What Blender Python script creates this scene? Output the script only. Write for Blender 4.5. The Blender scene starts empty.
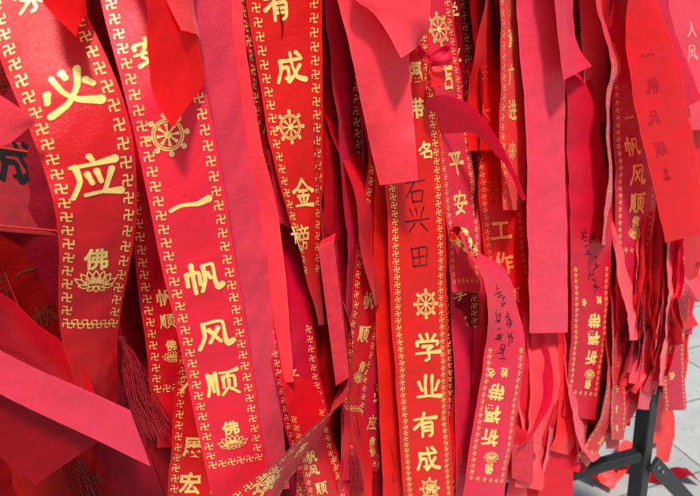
import bpy, math, random
from mathutils import Vector, Matrix, noise
rnd = random.Random(7)
# ------------------------------------------------------------------ scene / camera
sc = bpy.context.scene
COL = sc.collection
F = 529.0
CAM = Vector((0, 0, 1.4))
M = Matrix.Rotation(math.radians(70), 3, 'X') @ Matrix.Rotation(math.radians(-6), 3, 'Z')
cd = bpy.data.cameras.new('camera'); co = bpy.data.objects.new('camera', cd); COL.objects.link(co)
co.matrix_world = Matrix.Translation(CAM) @ M.to_4x4()
cd.sensor_width = 36; cd.lens = F / 700 * 36; cd.clip_start = 0.02; cd.clip_end = 400
cd.dof.use_dof = True; cd.dof.focus_distance = 0.56; cd.dof.aperture_fstop = 9.5
sc.camera = co
A = math.radians(29.5)
D = Vector((math.cos(A), math.sin(A), 0)); N = Vector((math.sin(A), -math.cos(A), 0))
P0 = Vector((-0.234, 0.427, 0)); UP = Vector((0, 0, 1))
RAILZ = 1.56
def ray(x, y): return M @ Vector(((x - 350) / F, -(y - 248) / F, -1))
def PX(x, y, off=0.0):                       # pixel ray meets the rack plane shifted off metres to the front
    r = ray(x, y); k = ((P0 + N * off) - CAM).dot(N) / r.dot(N)
    return CAM + r * k
def proj(p):
    q = M.transposed() @ (p - CAM)
    return (350 + F * q.x / -q.z, 248 - F * q.y / -q.z, -q.z)
# ------------------------------------------------------------------ materials
def newmat(n):
    m = bpy.data.materials.new(n); m.use_nodes = True
    nt = m.node_tree; nt.nodes.clear()
    return m, nt, nt.nodes.new('ShaderNodeOutputMaterial')
def fabric(name, col, rough=0.5, trans=0.22, sheen=0.25, var=0.12, spec=0.32):
    m, nt, out = newmat(name); nd = nt.nodes; lk = nt.links.new
    tc = nd.new('ShaderNodeUVMap'); tc.uv_map = 'uv'
    mp = nd.new('ShaderNodeMapping'); mp.inputs['Scale'].default_value = (160, 2200, 1)
    lk(tc.outputs[0], mp.inputs[0])
    n1 = nd.new('ShaderNodeTexNoise'); n1.inputs['Scale'].default_value = 1; n1.inputs['Detail'].default_value = 3
    lk(mp.outputs[0], n1.inputs['Vector'])
    n2 = nd.new('ShaderNodeTexNoise'); n2.inputs['Scale'].default_value = 38; n2.inputs['Detail'].default_value = 5
    n2.inputs['Roughness'].default_value = 0.65
    lk(tc.outputs[0], n2.inputs['Vector'])
    oi = nd.new('ShaderNodeObjectInfo')
    shv = nd.new('ShaderNodeCombineXYZ'); lk(oi.outputs['Random'], shv.inputs[2])
    va = nd.new('ShaderNodeVectorMath'); va.operation = 'MULTIPLY_ADD'; va.inputs[1].default_value = (18, 42, 0)
    lk(tc.outputs[0], va.inputs[0])
    sv = nd.new('ShaderNodeVectorMath'); sv.operation = 'SCALE'; sv.inputs['Scale'].default_value = 97; lk(shv.outputs[0], sv.inputs[0]); lk(sv.outputs[0], va.inputs[2])
    n3 = nd.new('ShaderNodeTexNoise'); n3.inputs['Scale'].default_value = 1; n3.inputs['Detail'].default_value = 3; n3.inputs['Distortion'].default_value = .8
    lk(va.outputs[0], n3.inputs['Vector'])
    sx = nd.new('ShaderNodeSeparateXYZ'); lk(tc.outputs[0], sx.inputs[0])
    def mth(op, a, b):
        k = nd.new('ShaderNodeMath'); k.operation = op
        for i, v in enumerate((a, b)):
            if isinstance(v, (int, float)): k.inputs[i].default_value = v
            else: lk(v, k.inputs[i])
        return k.outputs[0]
    v = mth('ADD', mth('MULTIPLY', n2.outputs[0], var * 1.6), mth('MULTIPLY', n1.outputs[0], var * 1.2))
    v = mth('ADD', mth('ADD', v, 1 - var * 1.4), mth('MULTIPLY', mth('SUBTRACT', oi.outputs['Random'], 0.5), 0.22))
    edge = mth('GREATER_THAN', mth('ABSOLUTE', mth('SUBTRACT', sx.outputs[0], .03), 0), .0284)
    rdg = mth('MINIMUM', mth('MULTIPLY', mth('ABSOLUTE', mth('SUBTRACT', n3.outputs[0], .5), 0), 9), 1)
    v = mth('ADD', mth('ADD', v, mth('MULTIPLY', edge, .13)), mth('MULTIPLY', mth('SUBTRACT', rdg, .7), .04))
    hsv = nd.new('ShaderNodeHueSaturation'); hsv.inputs['Color'].default_value = (*col, 1)
    lk(v, hsv.inputs['Value'])
    lk(mth('ADD', 0.492, mth('MULTIPLY', oi.outputs['Random'], 0.012)), hsv.inputs['Hue'])
    bp = nd.new('ShaderNodeBump'); bp.inputs['Strength'].default_value = 0.55; bp.inputs['Distance'].default_value = 0.0009
    lk(mth('ADD', mth('ADD', mth('MULTIPLY', n1.outputs[0], 0.55), n2.outputs[0]), mth('ADD', mth('MULTIPLY', rdg, .2), mth('MULTIPLY', edge, .3))), bp.inputs['Height'])
    p = nd.new('ShaderNodeBsdfPrincipled'); lk(hsv.outputs[0], p.inputs['Base Color'])
    p.inputs['Roughness'].default_value = rough; p.inputs['Sheen Weight'].default_value = sheen
    p.inputs['Sheen Roughness'].default_value = 0.4; p.inputs['Sheen Tint'].default_value = (1, 0.75, 0.8, 1)
    p.inputs['Specular IOR Level'].default_value = spec
    lk(bp.outputs[0], p.inputs['Normal'])
    t = nd.new('ShaderNodeBsdfTranslucent'); lk(hsv.outputs[0], t.inputs['Color'])
    mx = nd.new('ShaderNodeMixShader'); mx.inputs[0].default_value = trans
    lk(p.outputs[0], mx.inputs[1]); lk(t.outputs[0], mx.inputs[2]); lk(mx.outputs[0], out.inputs['Surface'])
    return m
def plain(name, col, rough=0.5, metal=0.0, bump=0.0, scale=200, var=0.15, spec=0.5):
    m, nt, out = newmat(name); nd = nt.nodes; lk = nt.links.new
    p = nd.new('ShaderNodeBsdfPrincipled')
    tc = nd.new('ShaderNodeTexCoord'); n = nd.new('ShaderNodeTexNoise'); n.inputs['Scale'].default_value = scale; n.inputs['Detail'].default_value = 5
    lk(tc.outputs['Object'], n.inputs['Vector'])
    mr = nd.new('ShaderNodeMapRange'); mr.inputs['From Min'].default_value = 0.3; mr.inputs['From Max'].default_value = 0.7
    mr.inputs['To Min'].default_value = 1 - var; mr.inputs['To Max'].default_value = 1 + var; lk(n.outputs[0], mr.inputs[0])
    h = nd.new('ShaderNodeHueSaturation'); h.inputs['Color'].default_value = (*col, 1); lk(mr.outputs[0], h.inputs['Value'])
    lk(h.outputs[0], p.inputs['Base Color'])
    p.inputs['Roughness'].default_value = rough; p.inputs['Metallic'].default_value = metal
    p.inputs['Specular IOR Level'].default_value = spec
    if bump:
        b = nd.new('ShaderNodeBump'); b.inputs['Strength'].default_value = bump; b.inputs['Distance'].default_value = 0.001
        lk(n.outputs[0], b.inputs['Height']); lk(b.outputs[0], p.inputs['Normal'])
    lk(p.outputs[0], out.inputs['Surface'])
    return m
def foil():
    m = plain('gold_foil_print', (0.95, 0.66, 0.19), 0.38, 0.25, 0.35, 700, 0.14, 0.6)
    nt = m.node_tree; nd = nt.nodes; p = [x for x in nd if x.type == 'BSDF_PRINCIPLED'][0]; h = p.inputs['Base Color'].links[0].from_socket
    tc = nd.new('ShaderNodeTexCoord'); n = nd.new('ShaderNodeTexNoise'); n.inputs['Scale'].default_value = 420; n.inputs['Detail'].default_value = 6; n.inputs['Roughness'].default_value = .75
    nt.links.new(tc.outputs['Object'], n.inputs['Vector'])
    cr = nd.new('ShaderNodeValToRGB'); cr.color_ramp.elements[0].position = .28; cr.color_ramp.elements[0].color = (0, 0, 0, 1); cr.color_ramp.elements[1].position = .38; cr.color_ramp.elements[1].color = (1, 1, 1, 1)
    nt.links.new(n.outputs[0], cr.inputs[0]); mx = nd.new('ShaderNodeMixRGB'); mx.inputs[1].default_value = (.72, .14, .05, 1)
    nt.links.new(cr.outputs[0], mx.inputs[0]); nt.links.new(h, mx.inputs[2]); nt.links.new(mx.outputs[0], p.inputs['Base Color'])
    return m
MT = {
 'deep':  fabric('deep_red_satin', (0.58, 0.0025, 0.012), 0.42, 0.06, 0.05),
 'rose':  fabric('rose_red_satin', (0.78, 0.012, 0.026), 0.42, 0.14, 0.14),
 'pink':  fabric('pale_red_cloth', (0.90, 0.044, 0.058), 0.48, 0.18, 0.20, 0.12),
 'vivid': fabric('vivid_red_cloth', (0.82, 0.005, 0.014), 0.50, 0.34, 0.06),
 'dark':  fabric('shade_toned_red_satin', (0.24, 0.001, 0.005), 0.62, 0.03, 0.0, spec=.15),  # red satin with the shade of gaps and back rows put into its colour
 'gold':  foil(),
 'oldwood': plain('dark_red_lacquer', (0.34, 0.004, 0.012), 0.65, 0, 0.3, 120, 0.2),
 'shade_print': plain('shade_dimmed_print', (0.16, 0.02, 0.008), 0.6, 0, 0, 900, 0.3, 0.2),  # gold print darkened in colour to stand for shade on left fillers
 'ghost': plain('print_showing_through', (0.40, 0.004, 0.014), 0.6, 0, 0, 500, 0.15, 0.2),
 'amber': plain('faded_orange_print', (0.90, 0.22, 0.06), 0.5, 0, 0, 900, 0.2, 0.4),
 'faint': plain('faint_red_print', (0.72, 0.035, 0.02), 0.5, 0, 0, 900, 0.2, 0.4),
 'pale':  plain('pale_worn_print', (0.85, 0.25, 0.26), 0.5, 0, 0, 900, 0.2, 0.4),
 'ink':   plain('black_marker_ink', (0.055, 0.004, 0.008), 0.5, 0, 0, 1500, 0.5, 0.3),
 'black': plain('black_brush_ink', (0.008, 0.006, 0.006), 0.5, 0, 0, 400, 0.3, 0.3),
 'card':  plain('red_lacquered_wood', (0.55, 0.010, 0.025), 0.5, 0, 0.3, 120, 0.16),
 'steel': plain('black_painted_steel', (0.012, 0.013, 0.015), 0.45, 0.2, 0.25, 260, 0.3),
 'bolt':  plain('worn_zinc_bolt', (0.35, 0.35, 0.36), 0.4, 0.8, 0.2, 600, 0.2),
 'tassel':plain('red_silk_thread', (0.32, 0.003, 0.010), 0.5, 0, 0.4, 900, 0.3),
}
# ------------------------------------------------------------------ mesh helpers
def link(name, verts, faces, mat, parent=None, smooth=False, uv=None):
    me = bpy.data.meshes.new(name); me.from_pydata([tuple(v) for v in verts], [], faces)
    if uv:
        ul = me.uv_layers.new(name='uv')
        for lp in me.loops: ul.data[lp.index].uv = uv[lp.vertex_index]
    me.materials.append(MT[mat] if isinstance(mat, str) else mat)
    if smooth: me.polygons.foreach_set('use_smooth', [True] * len(me.polygons))
    me.update()
    o = bpy.data.objects.new(name, me); COL.objects.link(o)
    if parent: o.parent = parent; o.matrix_parent_inverse = parent.matrix_world.inverted()
    return o
def tag(o, label=None, cat=None, group=None, kind=None):
    if label: o['label'] = label
    if cat: o['category'] = cat
    if group: o['group'] = group
    if kind: o['kind'] = kind
    return o
# ------------------------------------------------------------------ flat shapes (x right, y up, unit box -0.5..0.5)
def shape(): return ([], [])
def addpoly(S, pts, h=0.0):
    b = len(S[0]); S[0].extend([(x, y, h) for x, y in pts]); S[1].append(tuple(range(b, b + len(pts))))
def rect(S, x0, y0, x1, y1, h=0.0): addpoly(S, [(x0, y0), (x1, y0), (x1, y1), (x0, y1)], h)
def smoothpts(pts, step=0.05):
    if len(pts) == 2:
        (a, b), (c, d) = pts; n = max(2, int(math.hypot(c - a, d - b) / step))
        return [(a + (c - a) * i / n, b + (d - b) * i / n) for i in range(n + 1)]
    out = []
    P = [pts[0]] + list(pts) + [pts[-1]]
    for i in range(1, len(P) - 2):
        p0, p1, p2, p3 = P[i - 1:i + 3]
        n = max(2, int(math.hypot(p2[0] - p1[0], p2[1] - p1[1]) / step))
        for j in range(n):
            t = j / n
            # keep corners crisp: tension
            q = []
            for k in (0, 1):
                m1 = 0.28 * (p2[k] - p0[k]); m2 = 0.28 * (p3[k] - p1[k])
                q.append((2*t**3-3*t*t+1)*p1[k] + (t**3-2*t*t+t)*m1 + (-2*t**3+3*t*t)*p2[k] + (t**3-t*t)*m2)
            out.append(tuple(q))
    out.append(pts[-1]); return out
def stroke(S, pts, w, h=0.0, prof=(1.05, 0.82, 1.15), cap=True):
    P = smoothpts(pts); n = len(P)
    L = []; R = []
    for i, p in enumerate(P):
        a = P[max(i - 1, 0)]; b = P[min(i + 1, n - 1)]
        dx, dy = b[0] - a[0], b[1] - a[1]; l = math.hypot(dx, dy) or 1
        t = i / (n - 1)
        ww = w / 2 * (prof[0] + (prof[1] - prof[0]) * min(1, t * 2) if t < .5 else prof[1] + (prof[2] - prof[1]) * (t * 2 - 1))
        L.append((p[0] - dy / l * ww, p[1] + dx / l * ww)); R.append((p[0] + dy / l * ww, p[1] - dx / l * ww))
    b = len(S[0])
    for i in range(n): S[0].append((*L[i], h)); S[0].append((*R[i], h))
    for i in range(n - 1): S[1].append((b + 2*i, b + 2*i + 1, b + 2*i + 3, b + 2*i + 2))
    if cap:
        for (l, r, sgn) in ((L[0], R[0], -1), (L[-1], R[-1], 1)):
            cx, cy = (l[0] + r[0]) / 2, (l[1] + r[1]) / 2; rad = math.hypot(l[0] - r[0], l[1] - r[1]) / 2
            a0 = math.atan2(r[1] - cy, r[0] - cx)
            k = 5
            pts2 = [(cx + rad * math.cos(a0 + sgn * math.pi * j / k), cy + rad * math.sin(a0 + sgn * math.pi * j / k)) for j in range(k + 1)]
            if sgn < 0: pts2 = pts2[::-1]
            addpoly(S, pts2, h)
BR = {
'一': "4,56 30,47 68,50 97,42",
'必': "13,44 8,62|30,16 40,52 60,76 97,92|78,16 66,50 40,78 6,92|50,14 53,26|85,44 94,56",
'应': "48,2 52,11|12,20 50,20 92,17|20,20 22,55 4,94|38,40 44,62|56,36 61,60|84,36 66,82|28,88 60,84 97,85",
'帆': "8,34 6,72|8,34 40,32 40,70|24,6 24,98|55,14 55,58 42,94|55,14 82,12 82,66 88,90 100,80|64,38 71,54",
'风': "24,12 23,55 3,96|24,12 78,9 80,64 86,90 101,80|38,34 66,76|64,30 35,76",
'顺': "9,14 9,58 1,94|20,20 20,80|32,10 32,94|46,11 72,12 100,6|71,12 66,26|53,28 53,70|53,28 88,28 88,70|70,40 68,68 46,97|76,76 98,96",
'有': "3,26 50,22 97,20|46,2 34,36 3,62|36,42 36,97|36,42 78,40 78,86 66,95|37,58 76,57|37,73 76,72",
'成': "18,28 50,27 88,22|18,28 18,58 4,94|20,50 42,49 42,80 33,83|52,3 58,48 72,80 99,90|82,44 62,74 42,93|72,3 83,14",
'金': "50,3 30,28 4,44|50,3 70,28 97,44|30,42 70,42|22,60 78,60|50,42 50,92|30,69 36,82|70,69 63,82|6,94 50,92 95,94",
'榜': "2,30 38,28|20,4 20,97|20,35 2,66|22,38 37,55|66,2 68,10|45,15 94,13|56,19 60,27|81,19 76,28|43,44 43,33 98,32 96,43|68,41 70,49|45,56 96,54|62,58 58,80 43,96|62,71 87,70 82,93 71,92",
'学': "22,5 29,18|48,2 51,15|80,4 69,18|9,40 11,27 91,26 87,39|30,44 70,43 50,56|50,56 53,86 37,93|3,69 50,66 98,64",
'业': "36,8 36,84|63,8 63,84|9,34 22,66|92,30 77,66|2,91 50,88 99,90",
'求': "8,29 50,27 93,24|50,4 50,84 36,92|24,40 34,52|44,52 6,82|84,38 62,52|54,50 70,72 99,88|68,4 79,14",
'平': "12,12 88,10|28,24 36,42|74,22 64,42|3,55 50,53 98,51|50,12 50,98",
'安': "50,2 52,12|9,34 11,19 91,18 87,33|45,28 28,62 74,93|70,48 50,80 13,95|3,54 97,50",
'吉': "10,20 90,18|50,3 50,42|20,44 80,42|25,58 25,95|25,58 76,58 76,95|25,91 76,91",
'石': "8,14 92,6|45,12 4,72|30,48 34,92|30,50 80,44 74,90|32,86 76,84",
'兴': "20,10 28,34|45,5 50,30|82,2 64,38|-4,54 104,44|35,62 8,92|62,60 92,90",
'田': "10,12 16,94|8,16 90,8 86,92|48,12 50,88|12,52 86,46|14,90 86,86",
'工': "14,18 86,18|50,18 50,82|2,85 98,82",
'作': "30,4 6,52|24,32 24,97|55,6 40,42|48,28 97,26|65,28 65,97|66,50 92,49|66,72 94,71",
'广': "50,2 54,14|14,23 94,19|20,22 20,60 3,96",
'进': "12,8 22,20|5,36 22,34 12,62 20,78 60,92 99,88|35,30 94,28|32,55 98,53|50,8 50,55 38,78|76,8 76,80",
'名': "42,3 28,28 6,50|38,20 82,18 55,52 13,74|38,32 50,44|38,60 38,96|38,60 85,58 85,95|38,92 85,91",
'大': "4,36 96,31|50,3 46,45 4,96|52,40 98,94",
}
GL = {}
def noto(ch, bold=0.03):
    cu = bpy.data.curves.new('t', 'FONT'); cu.body = ch; cu.size = 1; cu.offset = bold; cu.resolution_u = 3
    ob = bpy.data.objects.new('t', cu); COL.objects.link(ob)
    me = bpy.data.meshes.new_from_object(ob)
    vs = [tuple(v.co) for v in me.vertices]; fs = [tuple(p.vertices) for p in me.polygons]
    bpy.data.objects.remove(ob); bpy.data.curves.remove(cu); bpy.data.meshes.remove(me)
    x0 = min(v[0] for v in vs); x1 = max(v[0] for v in vs); y0 = min(v[1] for v in vs); y1 = max(v[1] for v in vs)
    k = 1 / max(x1 - x0, y1 - y0)
    return ([((v[0] - (x0 + x1) / 2) * k, (v[1] - (y0 + y1) / 2) * k, 0) for v in vs], fs)
def glyph(ch, hand=False):
    key = (ch, hand)
    if key in GL: return GL[key]
    if ch in BR:
        S = shape(); st = BR[ch].split('|')
        w = 0.07 if hand else (0.13 if len(st) < 7 else 0.115 if len(st) < 10 else 0.09)
        for i, s in enumerate(st):
            pts = [tuple(float(c) for c in q.split(',')) for q in s.split()]
            pts = [(x / 100 - .5, .5 - y / 100) for x, y in pts]
            stroke(S, pts, w, i * 0.00003, (1.1, .8, .6) if hand else ((.78, .72, 1.5) if pts[-1][0] > .38 and pts[-1][0] > pts[0][0] + .3 else (1.1, .80, 1.25) if pts[-1][0] < pts[0][0] - .25 and len(pts) > 2 else (1.15, .85, .9)))
    else: S = noto(ch, 0.0 if hand else 0.028)
    GL[key] = S; return S
def manji():
    S = shape(); t = .115; q = t / 2
    for r in ((-q, -.5, q, .5), (-.5, -q, -q, q), (q, -q, .5, q), (-.4, .5 - t, -q, .5), (.5 - t, q, .5, .4), (q, -.5, .4, -.5 + t), (-.5, -.4, -.5 + t, -q)):
        rect(S, *r)
    return S
MANJI = manji()
def ringpoly(S, cx, cy, r0, r1, n=32, h=0.0):
    b = len(S[0])
    for i in range(n):
        a = 2 * math.pi * i / n
        S[0].append((cx + r0 * math.cos(a), cy + r0 * math.sin(a), h)); S[0].append((cx + r1 * math.cos(a), cy + r1 * math.sin(a), h))
    for i in range(n):
        j = (i + 1) % n; S[1].append((b + 2*i, b + 2*i + 1, b + 2*j + 1, b + 2*j))
def wheel(inner=None):
    S = shape()
    ringpoly(S, 0, 0, .335, .365); ringpoly(S, 0, 0, .285, .312)
    for k in range(8):
        a = math.pi / 4 * k; cx, cy = .435 * math.cos(a), .435 * math.sin(a)
        ringpoly(S, cx, cy, .028, .062, 12, .00003)
        addpoly(S, [(cx + .018 * math.cos(i), cy + .018 * math.sin(i)) for i in (0, 1.05, 2.1, 3.14, 4.2, 5.25)], .00003)
        ca, sa = math.cos(a), math.sin(a)
        addpoly(S, [(x * ca - y * sa, x * sa + y * ca) for x, y in ((.365, -.02), (.385, -.02), (.385, .02), (.365, .02))], .00003)
        if not inner:
            addpoly(S, [(x * ca - y * sa, x * sa + y * ca) for x, y in ((.07, -.014), (.2, -.028), (.255, -.045), (.255, .045), (.2, .028), (.07, .014))], .00006)
    if inner:
        g = glyph(inner); b = len(S[0])
        S[0].extend([(x * .5, y * .45, h + .00006) for x, y, h in g[0]]); S[1].extend([tuple(b + i for i in f) for f in g[1]])
    else: ringpoly(S, 0, 0, .0, .085, 16, .00009)
    return S
def lotus():
    S = shape(); g = glyph('佛'); b = len(S[0])
    S[0].extend([(x * .52, y * .50 + .27, .00006) for x, y, h in g[0]]); S[1].extend([tuple(b + i for i in f) for f in g[1]])
    h = 0
    def petal(bx, by, tx, ty, wd):
        nonlocal h; h += .000012
        mx, my = (bx * .45 + tx * .55), (by * .45 + ty * .55); dx, dy = tx - bx, ty - by; l = math.hypot(dx, dy)
        nx, ny = -dy / l * wd, dx / l * wd
        stroke(S, [(bx, by), (mx + nx, my + ny), (tx, ty)], .027, h, (1, 1, 1), False)
        stroke(S, [(bx, by), (mx - nx, my - ny), (tx, ty)], .027, h, (1, 1, 1), False)
    for bx, by, tx, ty, wd in ((0, -.30, 0, .02, .08), (-.08, -.3, -.17, .0, .07), (.08, -.3, .17, .0, .07), (-.14, -.32, -.32, -.06, .07), (.14, -.32, .32, -.06, .07),
            (-.2, -.34, -.46, -.18, .06), (.2, -.34, .46, -.18, .06), (-.12, -.38, -.4, -.34, .05), (.12, -.38, .4, -.34, .05),
            (-.04, -.36, -.2, -.47, .05), (.04, -.36, .2, -.47, .05), (0, -.34, 0, -.5, .06), (-.05, -.28, -.08, -.1, .04), (.05, -.28, .08, -.1, .04)):
        petal(bx, by, tx, ty, wd)
    for k in range(9): stroke(S, [(-.2 + k * .05, -.3), (-.22 + k * .055, -.16 + .02 * (k % 2))], .026, .0002 + k * 1e-5, (1, 1, 1), False)
    return S
WHEEL, WHEELF = wheel(), wheel('佛'); LOTUS = lotus()
def scribble(seed, nch=1):                      # illegible handwritten character
    r = random.Random(seed); S = shape()
    for k in range(r.randint(6, 9)):
        x, y = r.uniform(-.42, .1), r.uniform(-.45, .45)
        if r.random() < .5: p = [(x, y), (x + r.uniform(.25, .45), y + r.uniform(0, .1))]
        else: p = [(x + .2, y), (x + .2 + r.uniform(-.2, .1), y - r.uniform(.15, .3)), (x + r.uniform(0, .3), y - r.uniform(.25, .4))]
        stroke(S, p, .075, k * .00003, (1.1, .8, .5))
    return S
# ------------------------------------------------------------------ ribbons
class Band:
    def __init__(s, st, bow=0.002, seed=0, wob=0.0012):
        s.bow = bow; s.seed = seed; s.wob = wob
        Ls = [a for a, b in st]; Rs = [b for a, b in st]
        L, R = [], []
        n = len(st)
        for i in range(n - 1):
            seg = max(((Ls[i+1] + Rs[i+1]) - (Ls[i] + Rs[i])).length / 2, 1e-5); k = max(2, int(seg / 0.004))
            for j in range(k):
                t = j / k
                for src, dst in ((Ls, L), (Rs, R)):
                    p1, p2 = src[i], src[i+1]
                    p0 = src[i-1] if i else p1 * 2 - p2
                    p3 = src[i+2] if i + 2 < n else p2 * 2 - p1
                    l0 = max((p1-p0).length, 1e-5); l1 = max((p2-p1).length, 1e-5); l2 = max((p3-p2).length, 1e-5)
                    m1 = ((p1-p0)/l0*l1 + (p2-p1)/l1*l0) / (l0+l1) * l1
                    m2 = ((p2-p1)/l1*l2 + (p3-p2)/l2*l1) / (l1+l2) * l1
                    dst.append(p1*(2*t**3-3*t*t+1) + m1*(t**3-2*t*t+t) + p2*(-2*t**3+3*t*t) + m2*(t**3-t*t))
        L.append(Ls[-1]); R.append(Rs[-1])
        s.L, s.R = L, R; s.n = len(L)
        s.S = [0.0]
        for i in range(1, s.n): s.S.append(s.S[-1] + max(((L[i]+R[i])-(L[i-1]+R[i-1])).length / 2, 1e-6))
        s.len = s.S[-1]
        s.nor = []
        for i in range(s.n):
            a, b = max(i-1, 0), min(i+1, s.n-1)
            t = (L[b]+R[b]) - (L[a]+R[a]); c = (R[i]-L[i]).cross(-t)
            s.nor.append(c.normalized() if c.length > 1e-12 else (s.nor[-1] if s.nor else N.copy()))
    def at(s, a, sl, h=0.0):
        sl = min(max(sl, 0), s.len)
        lo, hi = 0, s.n - 1
        while hi - lo > 1:
            m = (lo + hi) // 2
            if s.S[m] <= sl: lo = m
            else: hi = m
        t = (sl - s.S[lo]) / max(s.S[hi] - s.S[lo], 1e-9)
        L = s.L[lo].lerp(s.L[hi], t); R = s.R[lo].lerp(s.R[hi], t); n = s.nor[lo].lerp(s.nor[hi], t)
        if n.length < 1e-6: n = s.nor[lo]
        n = n.normalized()
        q = s.bow * (1 - 4*a*a) * (0.6 + 0.8 * noise.noise(Vector((sl*9, s.seed, 2.2))))
        q += s.wob * noise.noise(Vector((sl*22, a*1.3, s.seed*1.7))) * 2
        q += s.wob * 0.8 * noise.noise(Vector((sl*55 + a*2.2, a*2.5, s.seed*3.1)))
        return L.lerp(R, a + 0.5) + n * (q + h)
    def width(s, sl):
        i = min(range(0, s.n, 3), key=lambda k: abs(s.S[k] - sl)); return (s.R[i]-s.L[i]).length
    def find(s, x, y):
        best = None
        for i in range(s.n):
            for a in (-.3, -.2, -.1, 0, .1, .2, .3):
                q = proj(s.L[i].lerp(s.R[i], a + .5)); d = (q[0]-x)**2 + (q[1]-y)**2
                if best is None or d < best[0]: best = (d, s.S[i], a, q[2])
        return best[1:]
    def findy(s, y):
        i = min(range(s.n), key=lambda k: abs(proj((s.L[k] + s.R[k]) / 2)[1] - y)); return s.S[i]
def put(acc, B, S, a0, s0, w, hgt, flip=False, rot=0.0, h=0.00028):
    wd = B.width(s0); b = len(acc[0]); c, sn = math.cos(rot), math.sin(rot)
    for x, y, hh in S[0]:
        x, y = x * c - y * sn, x * sn + y * c
        if flip: x, y = -x, -y
        acc[0].append(B.at(a0 + x * w / wd, s0 - y * hgt, h + hh))
    acc[1].extend([tuple(b + i for i in f) for f in S[1]])
SEED = [0]
def build_band(B, mat, name, parent=None, na=12, taper=None):
    vs, uv, fs = [], [], []
    for i in range(B.n):
        for j in range(na + 1):
            a = j / na - .5; vs.append(B.at(a, B.S[i])); uv.append((a * 0.06 + 0.03, B.S[i]))
    for i in range(B.n - 1):
        for j in range(na):
            k = i * (na + 1) + j; fs.append((k, k + na + 1, k + na + 2, k + 1))
    return link(name, vs, fs, mat, parent, True, uv)
def over_rail(L, R, seed, hidden=False):
    """Carry a ribbon up from its first seen place, over the top rail and down behind it."""
    out = []
    c = (L + R) / 2; hw = (R - L) / 2; k = min(1.0, 0.03 / max(hw.length, 1e-4))
    t = (c - P0).dot(D); t += (seed % 5 - 2) * 0.003
    def st(off, z, f):
        cc = P0 + D * t + N * off; cc.z = z
        w = hw.lerp(D * 0.024, f); out.append((cc - w, cc + w))
    o0 = (c - P0).dot(N)
    lay = 0.013 + (seed % 7) * 0.0011
    st(-lay, RAILZ - .05, 1); st(-lay, RAILZ, 1); st(0, RAILZ + lay, 1); st(lay, RAILZ, 1)
    if hidden:
        hi = -.021 - (seed % 5) * .002
        if c.z < RAILZ - .22: st(hi, RAILZ - .12, .8)
        st(hi, max(c.z + .075, c.z * .7 + RAILZ * .3) if c.z < RAILZ - .15 else c.z + .03, .5)
    elif c.z < RAILZ - .05: st(o0 * .45 + lay * .5, (RAILZ + c.z) / 2, .5)
    return out
def ribbon(label, st, mat='deep', off=0.0, items=(), border=None, row=None, tilt=1, W=0.06, bow=None, name='prayer_ribbon',
           group=None, top=None, print_mat='gold', wob=0.0012, flip=False, offs=None, dd_max=0.025, bpitch=.0123, cat='ribbon'):
    SEED[0] += 1; sd = SEED[0]
    if len(st[0]) == 3:
        ys = [s[0] for s in st]
        def ed(k, y):
            for i in range(len(st) - 1):
                if y <= ys[i+1] or i == len(st) - 2:
                    t = (y - ys[i]) / (ys[i+1] - ys[i]); return st[i][k] + (st[i+1][k] - st[i][k]) * t
        new = []
        for i, (y, xl, xr) in enumerate(st):
            a, b = max(i-1, 0), min(i+1, len(st)-1)
            m = ((st[b][1]+st[b][2]) - (st[a][1]+st[a][2])) / 2 / (ys[b]-ys[a])
            dl = m * (xr - xl) / 2 * 0.9
            new.append((ed(1, y+dl), y+dl, ed(2, y-dl), y-dl))
        st = new
    pts = []
    for i, s in enumerate(st):
        o = offs[i] if offs else off
        L, R = PX(s[0], s[1], o), PX(s[2], s[3], o); d = (R - L).length
        if d < W:
            e = min(math.sqrt(W*W - d*d), dd_max) * tilt
            L, R = PX(s[0], s[1], o + e/2), PX(s[2], s[3], o - e/2)
        pts.append((L, R))
    if top is None: top = min(st[0][1], st[0][3]) < 25
    if top: pts = over_rail(*pts[0], sd, min(st[0][1], st[0][3]) > 25) + pts
    if bow is None: bow = rnd.choice((-1, 1)) * rnd.uniform(.0010, .0028)
    B = Band(pts, bow, sd * 1.37, wob)
    o = build_band(B, mat, name)
    tag(o, label, cat, group)
    decorate(o, B, items, border, row, print_mat, flip, bpitch)
    return o, B
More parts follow.
